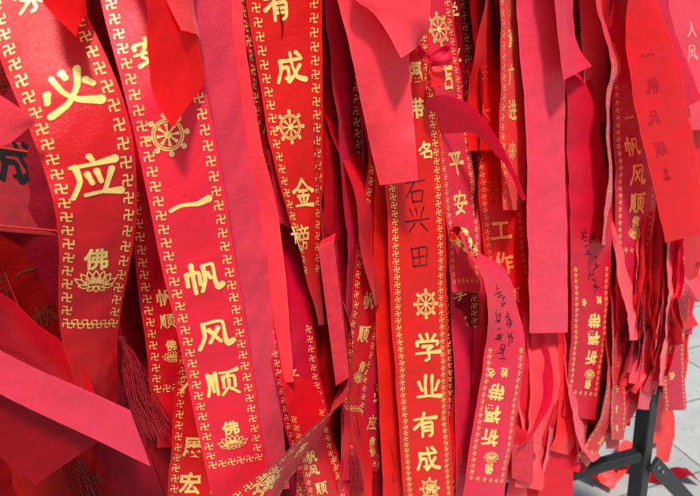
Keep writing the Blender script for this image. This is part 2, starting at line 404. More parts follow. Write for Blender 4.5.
def decorate(o, B, items, border, row, pm, flip=False, bpitch=.0123):
    bsz = .0084 if bpitch > .012 else .0076
    pxtop = border
    if border:
        acc = shape(); s0, s1 = B.findy(border[0]), B.findy(border[1]) if border[1] < 900 else B.len - .004
        if border[0] < 0: s0 = 0.12
        rs = None
        if row is not None:
            rs = B.find(*row)[0]; s1 = rs
            for k in range(1, 5): put(acc, B, MANJI, -.385 + .77 * k / 5, rs, bsz, bsz)
            put(acc, B, MANJI, .385, rs, bsz, bsz); put(acc, B, MANJI, -.385, rs, bsz, bsz)
            s1 -= bpitch
        s = s1
        while s > s0:
            for a in (-.385, .385): put(acc, B, MANJI, a, s, bsz, bsz, h=.00028)
            s -= bpitch
        if acc[0]: link('border_pattern', *acc, pm, o)
    groups = {}
    for it in items:
        ch, x, y, sz = it[:4]; op = it[4] if len(it) > 4 else {}
        s, a, Z = B.find(x, y); m = sz * Z / F
        if ch == 'W': nm, S, mm, ar = 'wheel_emblem', WHEEL, pm, 1
        elif ch == 'WF': nm, S, mm, ar = 'wheel_emblem', WHEELF, pm, 1
        elif ch == 'L': nm, S, mm, ar = 'lotus_emblem', LOTUS, pm, 1
        elif ch.startswith('~'): nm, S, mm, ar = 'handwriting', scribble(int(ch[1:])), 'ink', 1.0
        elif ch.startswith('h'): nm, S, mm, ar = 'handwriting', glyph(ch[1], True), 'ink', 1.0
        else: nm, S, mm, ar = 'gold_character' if pm == 'gold' else 'printed_character', glyph(ch), pm, 0.94
        mm = op.get('mat', mm)
        key = (nm, mm, len(groups) if nm != 'handwriting' else 0)
        acc = groups.setdefault(key, shape())
        if 'character' in nm: m *= .88
        put(acc, B, S, a, s, m * (-1 if op.get('mirror') or pm == 'ghost' else 1), m * ar * op.get('tall', 1), flip != op.get('flip', False), op.get('rot', 0))
    for (nm, mm, _), acc in groups.items(): link(nm, *acc, mm, o)
SUN_EL, SUN_AZ, SUN_E, SUN_ANG, SKY_S, EXPO = 62, 168, 3.6, 7, 0.075, 0.42
PAVE_ROT, PAVE_LOC = -12, (0, 0.1, 0)
# ------------------------------------------------------------------ the hand-placed ribbons, left to right
GB = 'ribbons tied over the rack rails'
ribbon('wide ribbon at far left with gold characters for must and answer above a lotus',
  [(-45,-32,68), (0,-18,80), (40,-6,99), (80,8,117), (120,26,130), (160,41,136), (200,53,137), (240,59,133), (280,58,127), (310,58,121), (340,62,117), (375,72,117), (410,86,118)],
  'deep', .035, [('求',33,2,40,{'rot':.1}), ('必',70,89,62,{'tall':.85}), ('应',97,179,58,{'tall':.92}), ('L',92,271,50,{'rot':.12})], (-40,320), (97,322), bow=.003, offs=[.0,.012,.03,.046,.054,.056,.054,.048,.040,.032,.026,.02,.012])
ribbon('broad ribbon left of centre with four large gold characters below a wheel',
  [(-45,92,168), (0,100,184), (50,113,196), (100,126,208), (150,138,217), (200,148,226), (260,160,235), (310,172,243), (360,183,251), (415,194,259), (470,206,267), (505,214,273)],
  'rose', .040, offs=[.0,.016,.034,.044,.047,.048,.046,.043,.040,.037,.034,.032], items=[('安',147,52,34), ('W',172,136,44), ('一',188,207,48), ('帆',203,276,41), ('风',213,333,40), ('顺',222,384,37), ('L',229,436,34)], border=(-40,470), row=(234,462), bow=.0015)
ribbon('plain pale red ribbon hanging just right of the broad one with the large characters',
  [(-45,170,232), (0,180,240), (80,196,244), (160,212,254), (230,225,264), (300,238,271), (370,250,277), (440,262,284), (490,268,290)], 'pink', .022, bow=.001, name='plain_ribbon', cat='ribbon')
ribbon('narrower plain ribbon with a straight cut end, edging out behind the pale red one',
  [(-45,200,236), (0,206,241), (60,214,248), (150,228,263), (200,238,276), (260,250,284), (330,262,290), (383,268,294)], 'pink', .008, name='plain_ribbon', bow=.001, tilt=-1)
ribbon('deep red ribbon with a gold wheel midway between characters for achieve and gold',
  [(-45,240,320), (0,246,322), (40,252,322), (90,261,323), (140,269,323), (180,278,323), (210,287,321), (245,298,319), (290,310,321), (325,319,324)],
  'deep', .010, [('有',280,5,34), ('成',288,67,36), ('W',290,129,35), ('金',303,191,35), ('榜',301,240,33)], (-40,270), bow=-.002, tilt=1)
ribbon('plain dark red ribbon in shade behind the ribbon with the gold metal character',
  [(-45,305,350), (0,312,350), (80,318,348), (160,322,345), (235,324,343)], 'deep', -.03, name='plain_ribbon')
ribbon('bright red ribbon tail with a slanting cut covering the top of the left wheel ribbon',
  [(125,-60,182,-60), (136,-30,186,-30), (145,0,189,-2), (149,60,197,38), (155,98,201,62), (172,128,206,82)], 'vivid', .058, name='plain_ribbon', bow=.003)
ribbon('pale red ribbon corner peeking out above the slanting bright tail at top left',
  [(150,-60,196,-60), (158,-30,194,-30), (168,2,192,-4), (182,30,200,38)], 'pink', .050, name='plain_ribbon')
ribbon('pointed bright red tail over the head of the far left gold-printed ribbon',
  [(18,-60,76,-60), (28,-30,80,-30), (40,-4,84,-8), (76,37,86,14)], 'vivid', .056, name='plain_ribbon')
ribbon('pink ribbon tip poking in from the left edge at mid height',
  [(-60,62,-46,128), (-30,78,-24,138), (0,95,-3,146), (36,119,33,125)], 'pink', .070, name='plain_ribbon', top=False, dd_max=.003, wob=.0006)
ribbon('big bright red ribbon tail slanting down across the lower left corner',
  [(-60,315,-70,358), (-30,334,-35,376), (20,361,10,399), (80,387,75,430), (130,410,151,467)], 'pink', .085, name='plain_ribbon', top=False, dd_max=.004, bow=.0008, wob=.0006)
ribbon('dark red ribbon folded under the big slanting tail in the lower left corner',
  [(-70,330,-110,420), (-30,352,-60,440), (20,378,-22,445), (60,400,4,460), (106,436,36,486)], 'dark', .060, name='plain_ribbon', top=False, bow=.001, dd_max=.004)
ribbon('curved dark red ribbon arching behind the big slanting tail at lower left',
  [(-20,285,-30,320), (10,298,0,334), (40,325,25,366), (70,350,55,398), (95,392,75,430), (108,425,82,450)], 'deep', .018, name='plain_ribbon', top=False)
ribbon('thin red ribbon slanting parallel above the big diagonal tail at lower left',
  [(-30,312,-36,338), (10,336,2,360), (45,368,38,390), (80,398,70,420), (104,428,92,446)], 'vivid', .036, name='plain_ribbon', top=False, dd_max=.02)
ribbon('narrow dim ribbon with a small lotus half hidden left of the broad ribbon',
  [(200,128,186), (260,134,190), (320,143,200), (380,149,206), (445,157,212)], 'deep', -.005, [('帆',164,296,22), ('顺',166,322,20), ('L',168,352,24)], (190,390), (172,386), top=True)
ribbon('dim red ribbon with large gold characters in the bottom left centre behind the broad one',
  [(300,180,226), (370,177,228), (420,173,226), (460,170,222), (510,166,218)], 'deep', .006, [('大',192,380,30), ('展',192,449,30), ('宏',192,484,30)], (290,520), top=True)
ribbon('ribbon twisting down to the lower left with a gold wheel at the bottom edge',
  [(352,352,346,356), (348,382,340,384), (346,398,336,396), (321,420,317,442), (299,437,301,464), (275,461,283,491), (238,489,268,520), (205,515,232,552)],
  'deep', .045, [('WF',268,482,36), ('福',300,449,22,{'rot':.6})], (405,600), top=True, dd_max=.05, offs=[.0,.0,.02,.03,.04,.045,.05,.055])
ribbon('dim ribbon with gold character for peace hanging behind the twisting wheel ribbon',
  [(330,266,314), (370,273,318), (410,281,327), (450,291,336), (500,304,348)], 'deep', .004, [('平',293,376,20), ('安',299,408,24)], (330,520), top=True)
ribbon('small ribbon with gold sail, wind and smooth characters below the twisting ribbon',
  [(415,288,326), (450,298,334), (480,304,342), (510,310,348)], 'deep', .012, [('帆',311,458,20), ('风',315,470,18), ('顺',322,488,20)], (410,520), top=True)
ribbon('ribbon with slanting gold characters for pray and answer above a lotus near the bottom centre',
  [(200,372,400), (260,366,398), (330,362,394), (380,360,390), (420,356,386), (470,350,380)], 'deep', -.02, [('有',382,345,18), ('求',382,368,22), ('必',377,396,20), ('应',372,422,21), ('L',372,447,22)], (220,462), (371,463), top=True)
ribbon('narrow ribbon with gold lotus angled towards the bottom left of the centre ribbon',
  [(150,368,402), (220,360,396), (280,354,388), (340,348,376), (400,343,364), (460,340,372), (510,336,372)], 'deep', .0, [('帆',370,300,22), ('顺',363,335,22), ('L',360,372,24,{'rot':-.2})], (160,405), (355,408), top=True)
ribbon('narrow twisted red ribbon running down beside the wooden plaque with black writing',
  [(-45,322,352), (60,330,352), (130,338,352), (190,343,360), (240,347,366), (300,346,360), (360,345,358), (420,343,360), (480,342,362)], 'vivid', .0, name='plain_ribbon', tilt=1)
ribbon('pointed red tail hanging over the plaque left of the centre ribbon',
  [(200,356,374), (240,360,372), (280,368,378), (305,374,378)], 'deep', .015, name='plain_ribbon', top=True)
ribbon('long pale red ribbon with a straight cut end left of the centre lettering',
  [(-45,326,395), (0,338,402), (50,350,408), (100,361,412), (150,371,416), (183,379,418)], 'pink', .050, name='plain_ribbon', bow=.001, tilt=-1)
ribbon('folded pale red ribbon tail with a rounded edge lying over the long pale one',
  [(352,-60,428,-60), (350,-30,432,-30), (352,-6,431,0), (374,14,428,26), (400,58,418,46)], 'pink', .066, name='plain_ribbon', bow=.004)
ribbon('central ribbon handwritten in black with a gold wheel above four gold study characters',
  [(-45,372,425), (20,378,428), (60,381,430), (100,383,436), (130,385,439), (170,385,442), (210,387,444), (250,388,446), (310,391,447), (370,395,448), (430,399,450), (510,405,455)],
  'deep', .022, [('福',411,72,25), ('带',414,110,24), ('名',424,151,20), ('h石',415,192,27), ('h兴',418,221,28), ('h田',421,257,24), ('W',424,303,34), ('学',425,348,38), ('业',426,387,36), ('有',426,425,36), ('成',426,458,35), ('WF',427,488,30)], (-40,520), bow=.0012, bpitch=.0098)
ribbon('plain red ribbon standing behind the left edge of the centre ribbon',
  [(150,372,412), (240,374,414), (330,376,416), (420,380,420), (510,384,424)], 'vivid', .0, name='plain_ribbon', top=True)
ribbon('ribbon with gold lucky and peace characters under a wheel right of the centre ribbon',
  [(-45,404,452), (0,408,452), (50,418,458), (100,428,464), (150,437,471), (200,444,477), (250,448,480), (292,452,480)], 'rose', .006,
  [('W',438,30,34), ('吉',446,77,31), ('平',456,164,30), ('安',461,203,29), ('如',463,238,20)], (-40,285), (466,282), bpitch=.0103)
ribbon('plain rose ribbon below the row of marks beside the golden knot',
  [(200,444,478), (280,449,482), (330,452,484), (400,455,486), (510,456,490)], 'rose', -.016, name='plain_ribbon', top=True)
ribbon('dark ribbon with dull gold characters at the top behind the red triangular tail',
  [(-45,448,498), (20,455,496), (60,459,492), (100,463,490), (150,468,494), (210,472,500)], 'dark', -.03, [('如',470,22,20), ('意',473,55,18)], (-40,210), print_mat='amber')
ribbon('red triangular ribbon back widening downward with faint writing showing through',
  [(-45,490,494), (0,486,493), (50,475,499), (100,468,505), (150,468,510)], 'vivid', .000, [('安',486,72,20), ('大',484,115,20)], print_mat='faint', dd_max=.05)
ribbon('arching red ribbon tail curving right to a point over the peace ribbon',
  [(426,98,424,140), (440,95,436,136), (455,98,456,134), (469,105,470,133), (485,121,482,139), (500,143,495,153), (512,168,507,168), (526,200,523,200)], 'vivid', .030, name='plain_ribbon', top=False, dd_max=.02, offs=[.02,.024,.03,.034,.036,.036,.034,.03], bow=.004)
ribbon('red ribbon with orange work characters under a faint wheel right of centre',
  [(80,468,508), (150,474,514), (200,479,521), (250,484,527), (300,490,534), (345,497,540), (388,503,545)], 'vivid', -.012,
  [('W',494,190,28,{'mat':'faint'}), ('工',498,229,30), ('作',502,262,30), ('顺',510,296,22)], (90,388), (525,385), print_mat='amber', top=True, bpitch=.0105)
ribbon('narrow side-turned ribbon with gold wide and enter characters above a wheel',
  [(-45,498,516), (0,500,518), (50,501,521), (100,500,525), (160,500,527), (210,503,522)], 'rose', .004, [('财',509,8,22), ('源',510,38,24), ('广',511,74,24), ('进',512,110,25), ('W',512,150,20)], (-40,200), dd_max=.05)
ribbon('large plain pale red ribbon hanging full height right of centre',
  [(-45,514,564), (0,516,564), (100,524,565), (200,527,566), (260,528,567), (333,530,568)], 'pink', .020, name='plain_ribbon', bow=.0008)
ribbon('curved rose ribbon whose edge bulges out behind the large plain one',
  [(-45,530,566), (60,534,570), (150,536,577), (195,538,580), (235,536,575), (262,532,566)], 'rose', .006, name='plain_ribbon')
ribbon('long bright red ribbon falling below the large plain one to the bottom edge',
  [(280,530,570), (340,531,572), (400,534,574), (450,536,574), (510,538,572)], 'vivid', .000, name='plain_ribbon', top=True)
ribbon('pink ribbon tail flaring to a sharp corner beside the large plain ribbon',
  [(548,-60,575,-60), (553,-20,573,-22), (558,20,574,24), (561,55,581,48), (564,80,592,66)], 'rose', .035, name='plain_ribbon')
ribbon('wide pale red ribbon with a soft straight cut end at upper right',
  [(-45,576,616), (0,580,614), (60,583,609), (122,585,607)], 'pink', .000, name='plain_ribbon', bow=-.003)
ribbon('sliver of pale ribbon folded on edge with gold marks glinting along it',
  [(-45,590,594), (0,596,600), (40,606,612), (70,612,622), (90,607,612), (130,606,610), (180,609,613), (215,604,609), (245,602,606)], 'rose', .012, [('安',607,190,10,{'tall':1.6}), ('大',606,215,10,{'tall':1.6})], (60,245), dd_max=.055)
ribbon('ribbon with gold wind and smooth characters over a small lotus at right',
  [(30,608,640), (100,612,648), (160,615,656), (200,615,656), (250,615,651), (325,613,646)], 'deep', -.002, [('一',628,118,16), ('帆',631,146,25), ('风',635,174,28), ('顺',636,202,27), ('L',634,228,25)], (40,250), (634,249), top=True)
ribbon('bright red ribbon back at right with dark characters showing through it',
  [(632,-60,652,-60), (632,-20,648,-24), (626,20,662,14), (629,70,676,54), (639,130,690,118), (652,180,698,170), (666,243,706,232)], 'vivid', .036,
  [('一',647,54,22), ('帆',651,86,22), ('风',654,117,22), ('顺',659,148,22), ('L',665,176,16)], print_mat='ghost', bow=.001, dd_max=.02)
ribbon('short bright red ribbon end cut square over the dark characters at upper right',
  [(640,-60,668,-60), (641,-25,665,-28), (646,10,668,0), (655,50,678,36), (675,112,702,99)], 'vivid', .020, name='plain_ribbon', dd_max=.02)
ribbon('pale pink ribbon with washed-out characters at the top right edge',
  [(-45,666,708), (0,668,710), (60,674,712), (130,680,714)], 'pink', .005, [('人',692,30,20), ('风',692,52,20)], print_mat='pale')
ribbon('dark ribbon with dim marks in shade behind the pale pink one at top right',
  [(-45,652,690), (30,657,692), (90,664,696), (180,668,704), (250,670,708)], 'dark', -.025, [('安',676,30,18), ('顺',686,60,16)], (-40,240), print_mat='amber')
ribbon('upside-down blessing ribbon with black handwriting and gold characters, right of the large plain one',
  [(90,566,594), (150,567,602), (220,570,611), (300,571,610), (340,571,607), (395,565,599), (418,562,596)], 'deep', .012,
  [('~11',583,236,15), ('~12',592,238,15), ('~13',586,250,15), ('~14',594,262,16), ('~15',590,278,16), ('~16',596,288,14), ('名',583,302,10), ('姓',598,301,10), ('带',593,321,25,{'tall':.8}), ('福',592,339,24,{'tall':.8}), ('祈',590,357,24,{'tall':.8}), ('L',589,380,22)],
  (268,398), (588,394), flip=True, top=True, bow=.001, bpitch=.0105)
ribbon('upside-down blessing ribbon hanging from the golden knot with large gold characters',
  [(459,232,468,226), (466,250,474,244), (474,262,485,256), (484,282,504,268), (488,312,516,302), (486,345,525,342), (481,378,521,386), (474,420,516,424), (468,460,509,464), (462,502,502,508)], 'rose', .030,
  [('~21',497,290,18), ('~22',501,303,18), ('~23',498,318,19), ('~24',507,322,19), ('~25',499,334,18), ('~26',509,340,18), ('~27',501,350,18), ('名',491,373,13), ('姓',504,371,13), ('带',498,392,29,{'tall':.8}), ('福',494,415,30,{'tall':.8}), ('祈',491,437,29,{'tall':.8}), ('L',488,461,26)],
  (345,482), (487,478), flip=True, top=False, dd_max=.03, bow=.002, bpitch=.0105)
ribbon('ribbon with faint marks deep between the centre ribbon and the upside-down one',
  [(250,474,512), (330,460,500), (400,452,492), (460,448,488), (510,446,486)], 'deep', -.022, [('顺',470,420,20), ('风',468,450,20)], (250,520), print_mat='faint', top=True)
ribbon('bright red ribbon hanging down between the upside-down ribbon and the pink plaques',
  [(380,506,548), (430,508,552), (470,512,556), (510,514,560)], 'vivid', -.020, name='plain_ribbon', top=True)
ribbon('plain red ribbon in the shade directly behind the dark-lettered ribbon at right',
  [(180,660,700), (240,658,700), (290,654,690), (325,650,684)], 'deep', -.010, name='plain_ribbon', top=True)
ribbon('dark red ribbon crossing behind the square cut tail at the upper right edge',
  [(60,682,716), (120,690,724), (180,688,722), (262,686,720)], 'deep', -.015, name='plain_ribbon', top=True)
ribbon('pink ribbon tip with pale marks at the right edge above the paving',
  [(715,255,712,278), (703,270,705,300), (692,280,697,302), (684,276,688,298)], 'pink', .03, name='plain_ribbon', top=False, dd_max=.02)
# short tails of the lower right fringe: (label, stations, material, off, items)
FR = [
 ('vivid red tail sloping left below the small lotus ribbon at right', [(300,612,648), (340,604,640), (385,600,628)], 'rose', .010, ()),
 ('gold-dotted narrow ribbon hanging straight near the black post', [(330,612,626), (380,612,626), (420,611,626), (440,612,624)], 'deep', .022, [('平',618,365,12), ('安',618,388,12), ('吉',617,410,12), ('有',617,428,12)]),
 ('thin gold-printed ribbon curling left above the black crossbar', [(385,606,620), (420,600,614), (440,588,606), (462,572,592)], 'deep', .026, [('求',606,425,12), ('必',601,440,12), ('应',590,453,11)]),
 ('pale pink tail hanging at right of the fringe middle', [(310,638,660), (335,634,656), (360,630,650), (384,628,646)], 'pink', .014, ()),
 ('pale strip of ribbon among the deep red fringe', [(295,622,634), (320,628,638), (340,630,640)], 'pink', .030, ()),
 ('dark ribbon with dim gold marks at the right of the fringe', [(255,658,686), (310,662,686), (360,662,684), (410,664,686)], 'deep', .006, [('风',672,322,12), ('吉',672,350,12), ('安',672,376,12)]),
 ('broad red tail ending just above the black post', [(280,650,690), (330,650,686), (360,656,688), (392,660,682)], 'vivid', -.010, ()),
 ('rose tail cut short left of the fringe above the crossbar', [(370,576,604), (400,572,600), (424,570,596)], 'rose', .002, ()),
 ('pink ribbon dropping straight to the left end of the crossbar', [(395,572,586), (430,575,588), (462,578,590)], 'pink', .010, ()),
 ('red tail hanging behind the upper part of the black post', [(350,636,668), (400,650,672), (440,656,674), (462,656,668)], 'rose', -.045, ()),
 ('pointed dark red tail left of the top of the post', [(340,622,652), (380,618,646), (410,610,636), (432,600,622)], 'deep', .000, ()),
 ('slanting rose tail running up to the top of the post', [(345,640,668), (370,634,660), (395,622,650), (415,606,634), (430,596,616)], 'rose', -.012, ()),
 ('small red flag of ribbon lifting right over the paving', [(296,676,690), (312,680,692), (328,684,700)], 'vivid', .004, ()),
 ('tiny square red ribbon end below the lifted flag', [(312,672,686), (322,676,696), (334,678,692)], 'vivid', -.004, ()),
 ('thin red strip pointing right beside the black post', [(375,668,684), (385,672,684), (396,676,684)], 'vivid', -.014, ()),
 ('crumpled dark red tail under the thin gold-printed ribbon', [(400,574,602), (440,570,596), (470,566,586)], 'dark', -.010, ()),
]
for lb, st, m, off, it in FR:
    ribbon(lb, st, m, off - .016, it, border=(st[0][0], 999) if it else None, name='ribbon_tail', top=True, wob=.0014, dd_max=.04, bpitch=.0123)

for k in range(20):
    x = rnd.uniform(576, 616); y0 = rnd.uniform(330, 370); y1 = rnd.uniform(395, 452) - max(0, (x - 650)) * 1.2; w_ = rnd.uniform(12, 26); dx = rnd.uniform(-22, 12)
    ribbon('small crumpled red tail crowding the lower edge of the fringe above the crossbar', [(y0, x, x + w_), ((y0 + y1) / 2, x + dx * .3, x + dx * .3 + w_ * rnd.uniform(.4, 1)), (y1, x + dx, x + dx + w_ * rnd.uniform(.5, 1))],
        rnd.choice(('deep', 'dark', 'rose', 'vivid', 'deep')), rnd.uniform(-.045, -.012), name='ribbon_tail', top=True, wob=.002, dd_max=.045, group='small tails crowding the lower fringe')

for k in range(26):
    x = rnd.uniform(612, 672); y0 = rnd.uniform(262, 312); y1 = min(rnd.uniform(320, 395), 388); w_ = rnd.uniform(8, 24); dx = rnd.uniform(-16, 10)
    pr = k % 3 == 0
    ribbon('narrow twisted red tail in the crowd above the black post' + (', with gold marks' if pr else ''), [(y0, x, x + w_), (y0 * .6 + y1 * .4, x + dx * .1, x + dx * .1 + w_ * rnd.uniform(.3, .9)), (y0 * .3 + y1 * .7, x + dx * .6, x + dx * .6 + w_ * rnd.uniform(.6, 1.1)), (y1, x + dx, x + dx + w_ * rnd.uniform(.3, 1))],
        rnd.choice(('deep', 'rose', 'vivid', 'pink', 'dark', 'vivid')), rnd.uniform(-.024, -.003), name='ribbon_tail', top=True, wob=.0022, dd_max=.05, tilt=rnd.choice((-1, 1)),
        items=[(rnd.choice('安平吉大'), x + dx * .6 + w_ / 2, y0 * .3 + y1 * .7, 11)] if pr else (), border=(y0, 999) if pr else None, bpitch=.0105,
        group='twisted tails crowding the right of the fringe' + (' with gold marks' if pr else ''))

for k in range(12):
    x = rnd.uniform(498, 572); y0 = rnd.uniform(385, 420); y1 = rnd.uniform(440, 500); w_ = rnd.uniform(12, 30); dx = rnd.uniform(-22, 22)
    ribbon('short folded red tail in the jumble near the bottom under the large plain ribbon', [(y0, x, x + w_), ((y0 + y1) / 2, x + dx * .2, x + dx * .2 + w_ * rnd.uniform(.4, 1)), (y1, x + dx, x + dx + w_ * rnd.uniform(.6, 1.1))],
        rnd.choice(('deep', 'rose', 'vivid', 'pink', 'deep')), rnd.uniform(-.012, .010), name='ribbon_tail', top=True, wob=.002, dd_max=.045, tilt=rnd.choice((-1, 1)), group='folded tails in the jumble near the bottom')
for k in range(9):
    x = rnd.uniform(640, 664); y0 = rnd.uniform(300, 340); y1 = rnd.uniform(385, 412); w_ = rnd.uniform(12, 22); dx = rnd.uniform(-26, 10)
    ribbon('ragged red tail hanging at the head of the black post', [(y0, x, x + w_), ((y0 + y1) / 2, x + dx * .2, x + dx * .2 + w_), (y1, x + dx, x + dx + w_ * rnd.uniform(.5, 1))],
        rnd.choice(('rose', 'vivid', 'pink', 'deep')), rnd.uniform(-.03, .0), name='ribbon_tail', top=True, wob=.002, dd_max=.03, tilt=rnd.choice((-1, 1)), group='ragged tails at the head of the post')
# ------------------------------------------------------------------ golden knot, small bow
def helix(c, ax, r, turns, wd, seed, pitch=.004):
    ax = ax.normalized(); u = ax.orthogonal().normalized(); v = ax.cross(u); st = []
    n = int(turns * 14)
    for i in range(n + 1):
        a = i / 14 * 2 * math.pi; q = c + ax * (pitch * (i / n - .5) * turns) + (u * math.cos(a) + v * math.sin(a)) * r * (1 + .16 * math.sin(a * 2.3 + seed))
        w = (ax + u * .25 * math.sin(a * 1.3 + seed)).normalized() * wd / 2
        st.append((q - w, q + w))
    return st
kn = [o for o in bpy.data.objects if o.get('label', '').startswith('upside-down blessing ribbon hanging from the golden')][0]
c = PX(459, 236, .032); c2 = PX(472, 250, .034)
for i, (cc, w) in enumerate(((c, .016), (c.lerp(c2, .5), .012), (c2, .009))):
    B = Band(helix(cc, c2 - c, .0085 - .0015 * i, 1.6, w, i), .0012, i, .0012)
    k = build_band(B, 'deep', 'knot', kn)
    acc = shape()
    for j in range(26):
        put(acc, B, MANJI if j % 2 else glyph('安'), rnd.uniform(-.3, .3), rnd.uniform(.003, B.len - .003), .008, .008, rot=rnd.uniform(0, 6))
    link('gold_marks', *acc, 'gold', k)
# small bow by the centre ribbon
c = PX(436, 75, .045)
R_ = ray(1, 0) - ray(0, 0)
def loop(c, dx, dz, w, name, par=None, mat='deep', fwd=.012):
    st = []
    for i in range(13):
        a = i / 12 * 2 * math.pi
        q = c + Vector((dx * (1 - math.cos(a)) / 2, -fwd * math.sin(a), dz * (1 - math.cos(a)) / 2 - .003 * math.sin(a)))
        e = UP * w / 2 * (0.45 + .55 * (1 - math.cos(a)) / 2); st.append((q - e, q + e))
    return build_band(Band(st, .001, rnd.random() * 9, .001), mat, name, par)
k = build_band(Band(helix(c, UP, .0075, 1.5, .020, 3), .0015, 5, .0015), 'rose', 'ribbon_bow')
tag(k, 'small red ribbon bow knotted beside the head of the centre ribbon', 'bow')
loop(PX(432, 60, .046), .019, .004, .014, 'bow_loop', k, 'vivid')
loop(PX(430, 58, .040), -.012, .010, .012, 'bow_loop', k, 'vivid')
# ------------------------------------------------------------------ plaques
def box_mesh(name, o, ex, ey, ez, mat, parent=None, bev=.0012):
    """o corner, three edge vectors"""
    v = [o, o+ex, o+ex+ey, o+ey, o+ez, o+ex+ez, o+ex+ey+ez, o+ey+ez]
    ob = link(name, v, [(0,3,2,1),(4,5,6,7),(0,1,5,4),(1,2,6,5),(2,3,7,6),(3,0,4,7)], mat, parent)
    if bev:
        b = ob.modifiers.new('bevel', 'BEVEL'); b.width = bev; b.segments = 2
    return ob
def plaque(label, x0, y0, x1, y1, h, off, th, depthdir, writing, mat='card', black=True, side=False, msz=.03, group=None, frame=False):
    """a wooden plaque: front face from top corners (x0,y0)-(x1,y1), hanging h metres down"""
    a, b = PX(x0, y0, off), PX(x1, y1, off); ex = b - a; dn = Vector((0, 0, -h)); nrm = dn.cross(ex).normalized()
    if nrm.dot(CAM - a) < 0: nrm = -nrm
    ez = -nrm * th if depthdir is None else depthdir
    o = box_mesh('wooden_plaque', a, ex, dn, ez, mat); tag(o, label, 'plaque', group)
    acc = shape()
    if side: org, xx, nn = b, ez, ex.normalized()
    else: org, xx, nn = a, ex, nrm
    xl = xx.length; xd = xx / xl
    for ch, u, v, sz in writing:
        S = glyph(ch) if not ch.startswith('~') else scribble(int(ch[1:])); bb = len(acc[0])
        for x, y, hh in S[0]: acc[0].append(org + xd * (u * xl + x * sz) + Vector((0, 0, -v * h + y * sz)) + nn * (.0004 + hh))
        acc[1].extend([tuple(bb + i for i in f) for f in S[1]])
    if acc[0]: link('black_lettering', *acc, 'black', o)
    if frame:
        f = shape(); hw = .0012
        def line(p, q):
            d = (q - p).normalized(); s_ = d.cross(nn) * hw / 2; bb = len(f[0])
            f[0].extend([p - s_ + nn * .0005, p + s_ + nn * .0005, q + s_ + nn * .0005, q - s_ + nn * .0005]); f[1].append((bb, bb+1, bb+2, bb+3))
        e = .006; zz = Vector((0, 0, -1))
        c1, c2_, c3, c4 = a + xd*e + zz*e, b - xd*e + zz*e, b - xd*e + zz*(h-e), a + xd*e + zz*(h-e)
        for p, q in ((c1, c2_), (c2_, c3), (c3, c4), (c4, c1)): line(p, q)
        link('border_line', *f, 'faint', o)
    return o
plaque('thick red wooden plaque with black brush writing on its side, between the pale ribbons', 318, 248, 334, 240, .17, .022, .02, D * .014 - N * .020, [('~31', .5, .2, .016), ('~32', .5, .42, .016), ('~33', .5, .64, .015), ('~34', .5, .84, .015)], side=True)
plaque('red wooden plaque with a bold black character at the left edge behind the gold-printed ribbon', -70, 128, 62, 150, .078, -.01, .008, None, [('成', .60, .22, .034)], mat='oldwood', frame=True)
plaque('dim red plaque hanging below the boldly lettered one at the left', 14, 238, 130, 262, .075, -.03, .008, None, [('~35', .25, .5, .03), ('~36', .75, .5, .03)], mat='oldwood')
plaque('small red plaque with black characters left of the gold metal character', 268, 150, 292, 162, .075, .000, .006, None, [('全', .6, .25, .016), ('家', .6, .62, .018)])
plaque('short pink plaque leaning under the upside-down ribbon at the bottom', 512, 428, 534, 436, .10, .018, .01, D * .012 - N * .016, [('~37', .5, .4, .016), ('~38', .5, .7, .016)], side=True)
plaque('pink plaque behind the leaning one at the bottom right of centre', 500, 420, 526, 424, .12, .002, .008, None, [('~39', .7, .5, .016)])
# ------------------------------------------------------------------ tassels
def tassel(label, x, y, off, length, rad, lean=0.0, n=120, cord=None):
    c = PX(x, y, off); r = random.Random(int(x * 7 + y)); vs, fs = [], []
    for k in range(n):
        a = r.uniform(0, 6.28); q = math.sqrt(r.random()); w = .00042
        x0 = Vector((math.cos(a), math.sin(a), 0)) * .003 * q; x1 = Vector((math.cos(a), math.sin(a), 0)) * rad * q
        l = length * r.uniform(.86, 1); b = len(vs); m = 8
        side = Vector((math.cos(a + 1.57), math.sin(a + 1.57), 0))
        for i in range(m + 1):
            t = i / m
            p = c + x0.lerp(x1, math.sqrt(t)) + Vector((lean * t * t + .002 * math.sin(t * 7 + k), .0012 * math.sin(t * 9 + k * 2), -l * t))
            for e in range(3): 
                an = e * 2.094 + a; vs.append(p + (side * math.cos(an) + x1.normalized() * math.sin(an)) * w)
        for i in range(m):
            for e in range(3): fs.append((b + i*3 + e, b + i*3 + (e+1) % 3, b + (i+1)*3 + (e+1) % 3, b + (i+1)*3 + e))
    o = link('silk_tassel', vs, fs, 'tassel', None, True); tag(o, label, 'tassel')
    # lathe head
    vs, fs = [], []; pr = [(0, .012), (.0035, .011), (.0048, .007), (.0038, .003), (.0046, .001), (.004, -.006)]
    for rr, z in pr:
        for i in range(12): vs.append(c + Vector((rr * math.cos(i * .5236), rr * math.sin(i * .5236), z)))
    for j in range(len(pr) - 1):
        for i in range(12): fs.append((j*12 + i, j*12 + (i+1) % 12, (j+1)*12 + (i+1) % 12, (j+1)*12 + i))
    link('knot_head', vs, fs, 'tassel', o, True)
    # cord up
    vs, fs = [], []; m = 14; H = RAILZ - c.z if cord is None else cord
    for i in range(m + 1):
        p = c + Vector((.003 * math.sin(i * .8), 0, .01 + H * i / m))
        for e in range(5): vs.append(p + Vector((math.cos(e * 1.257), math.sin(e * 1.257), 0)) * .0011)
    for i in range(m):
        for e in range(5): fs.append((i*5 + e, i*5 + (e+1) % 5, (i+1)*5 + (e+1) % 5, (i+1)*5 + e))
    link('hanging_cord', vs, fs, 'tassel', o, True)
tassel('red silk tassel hanging in the shade left of the broad ribbon', 124, 346, .0, .10, .014, .010, 190)
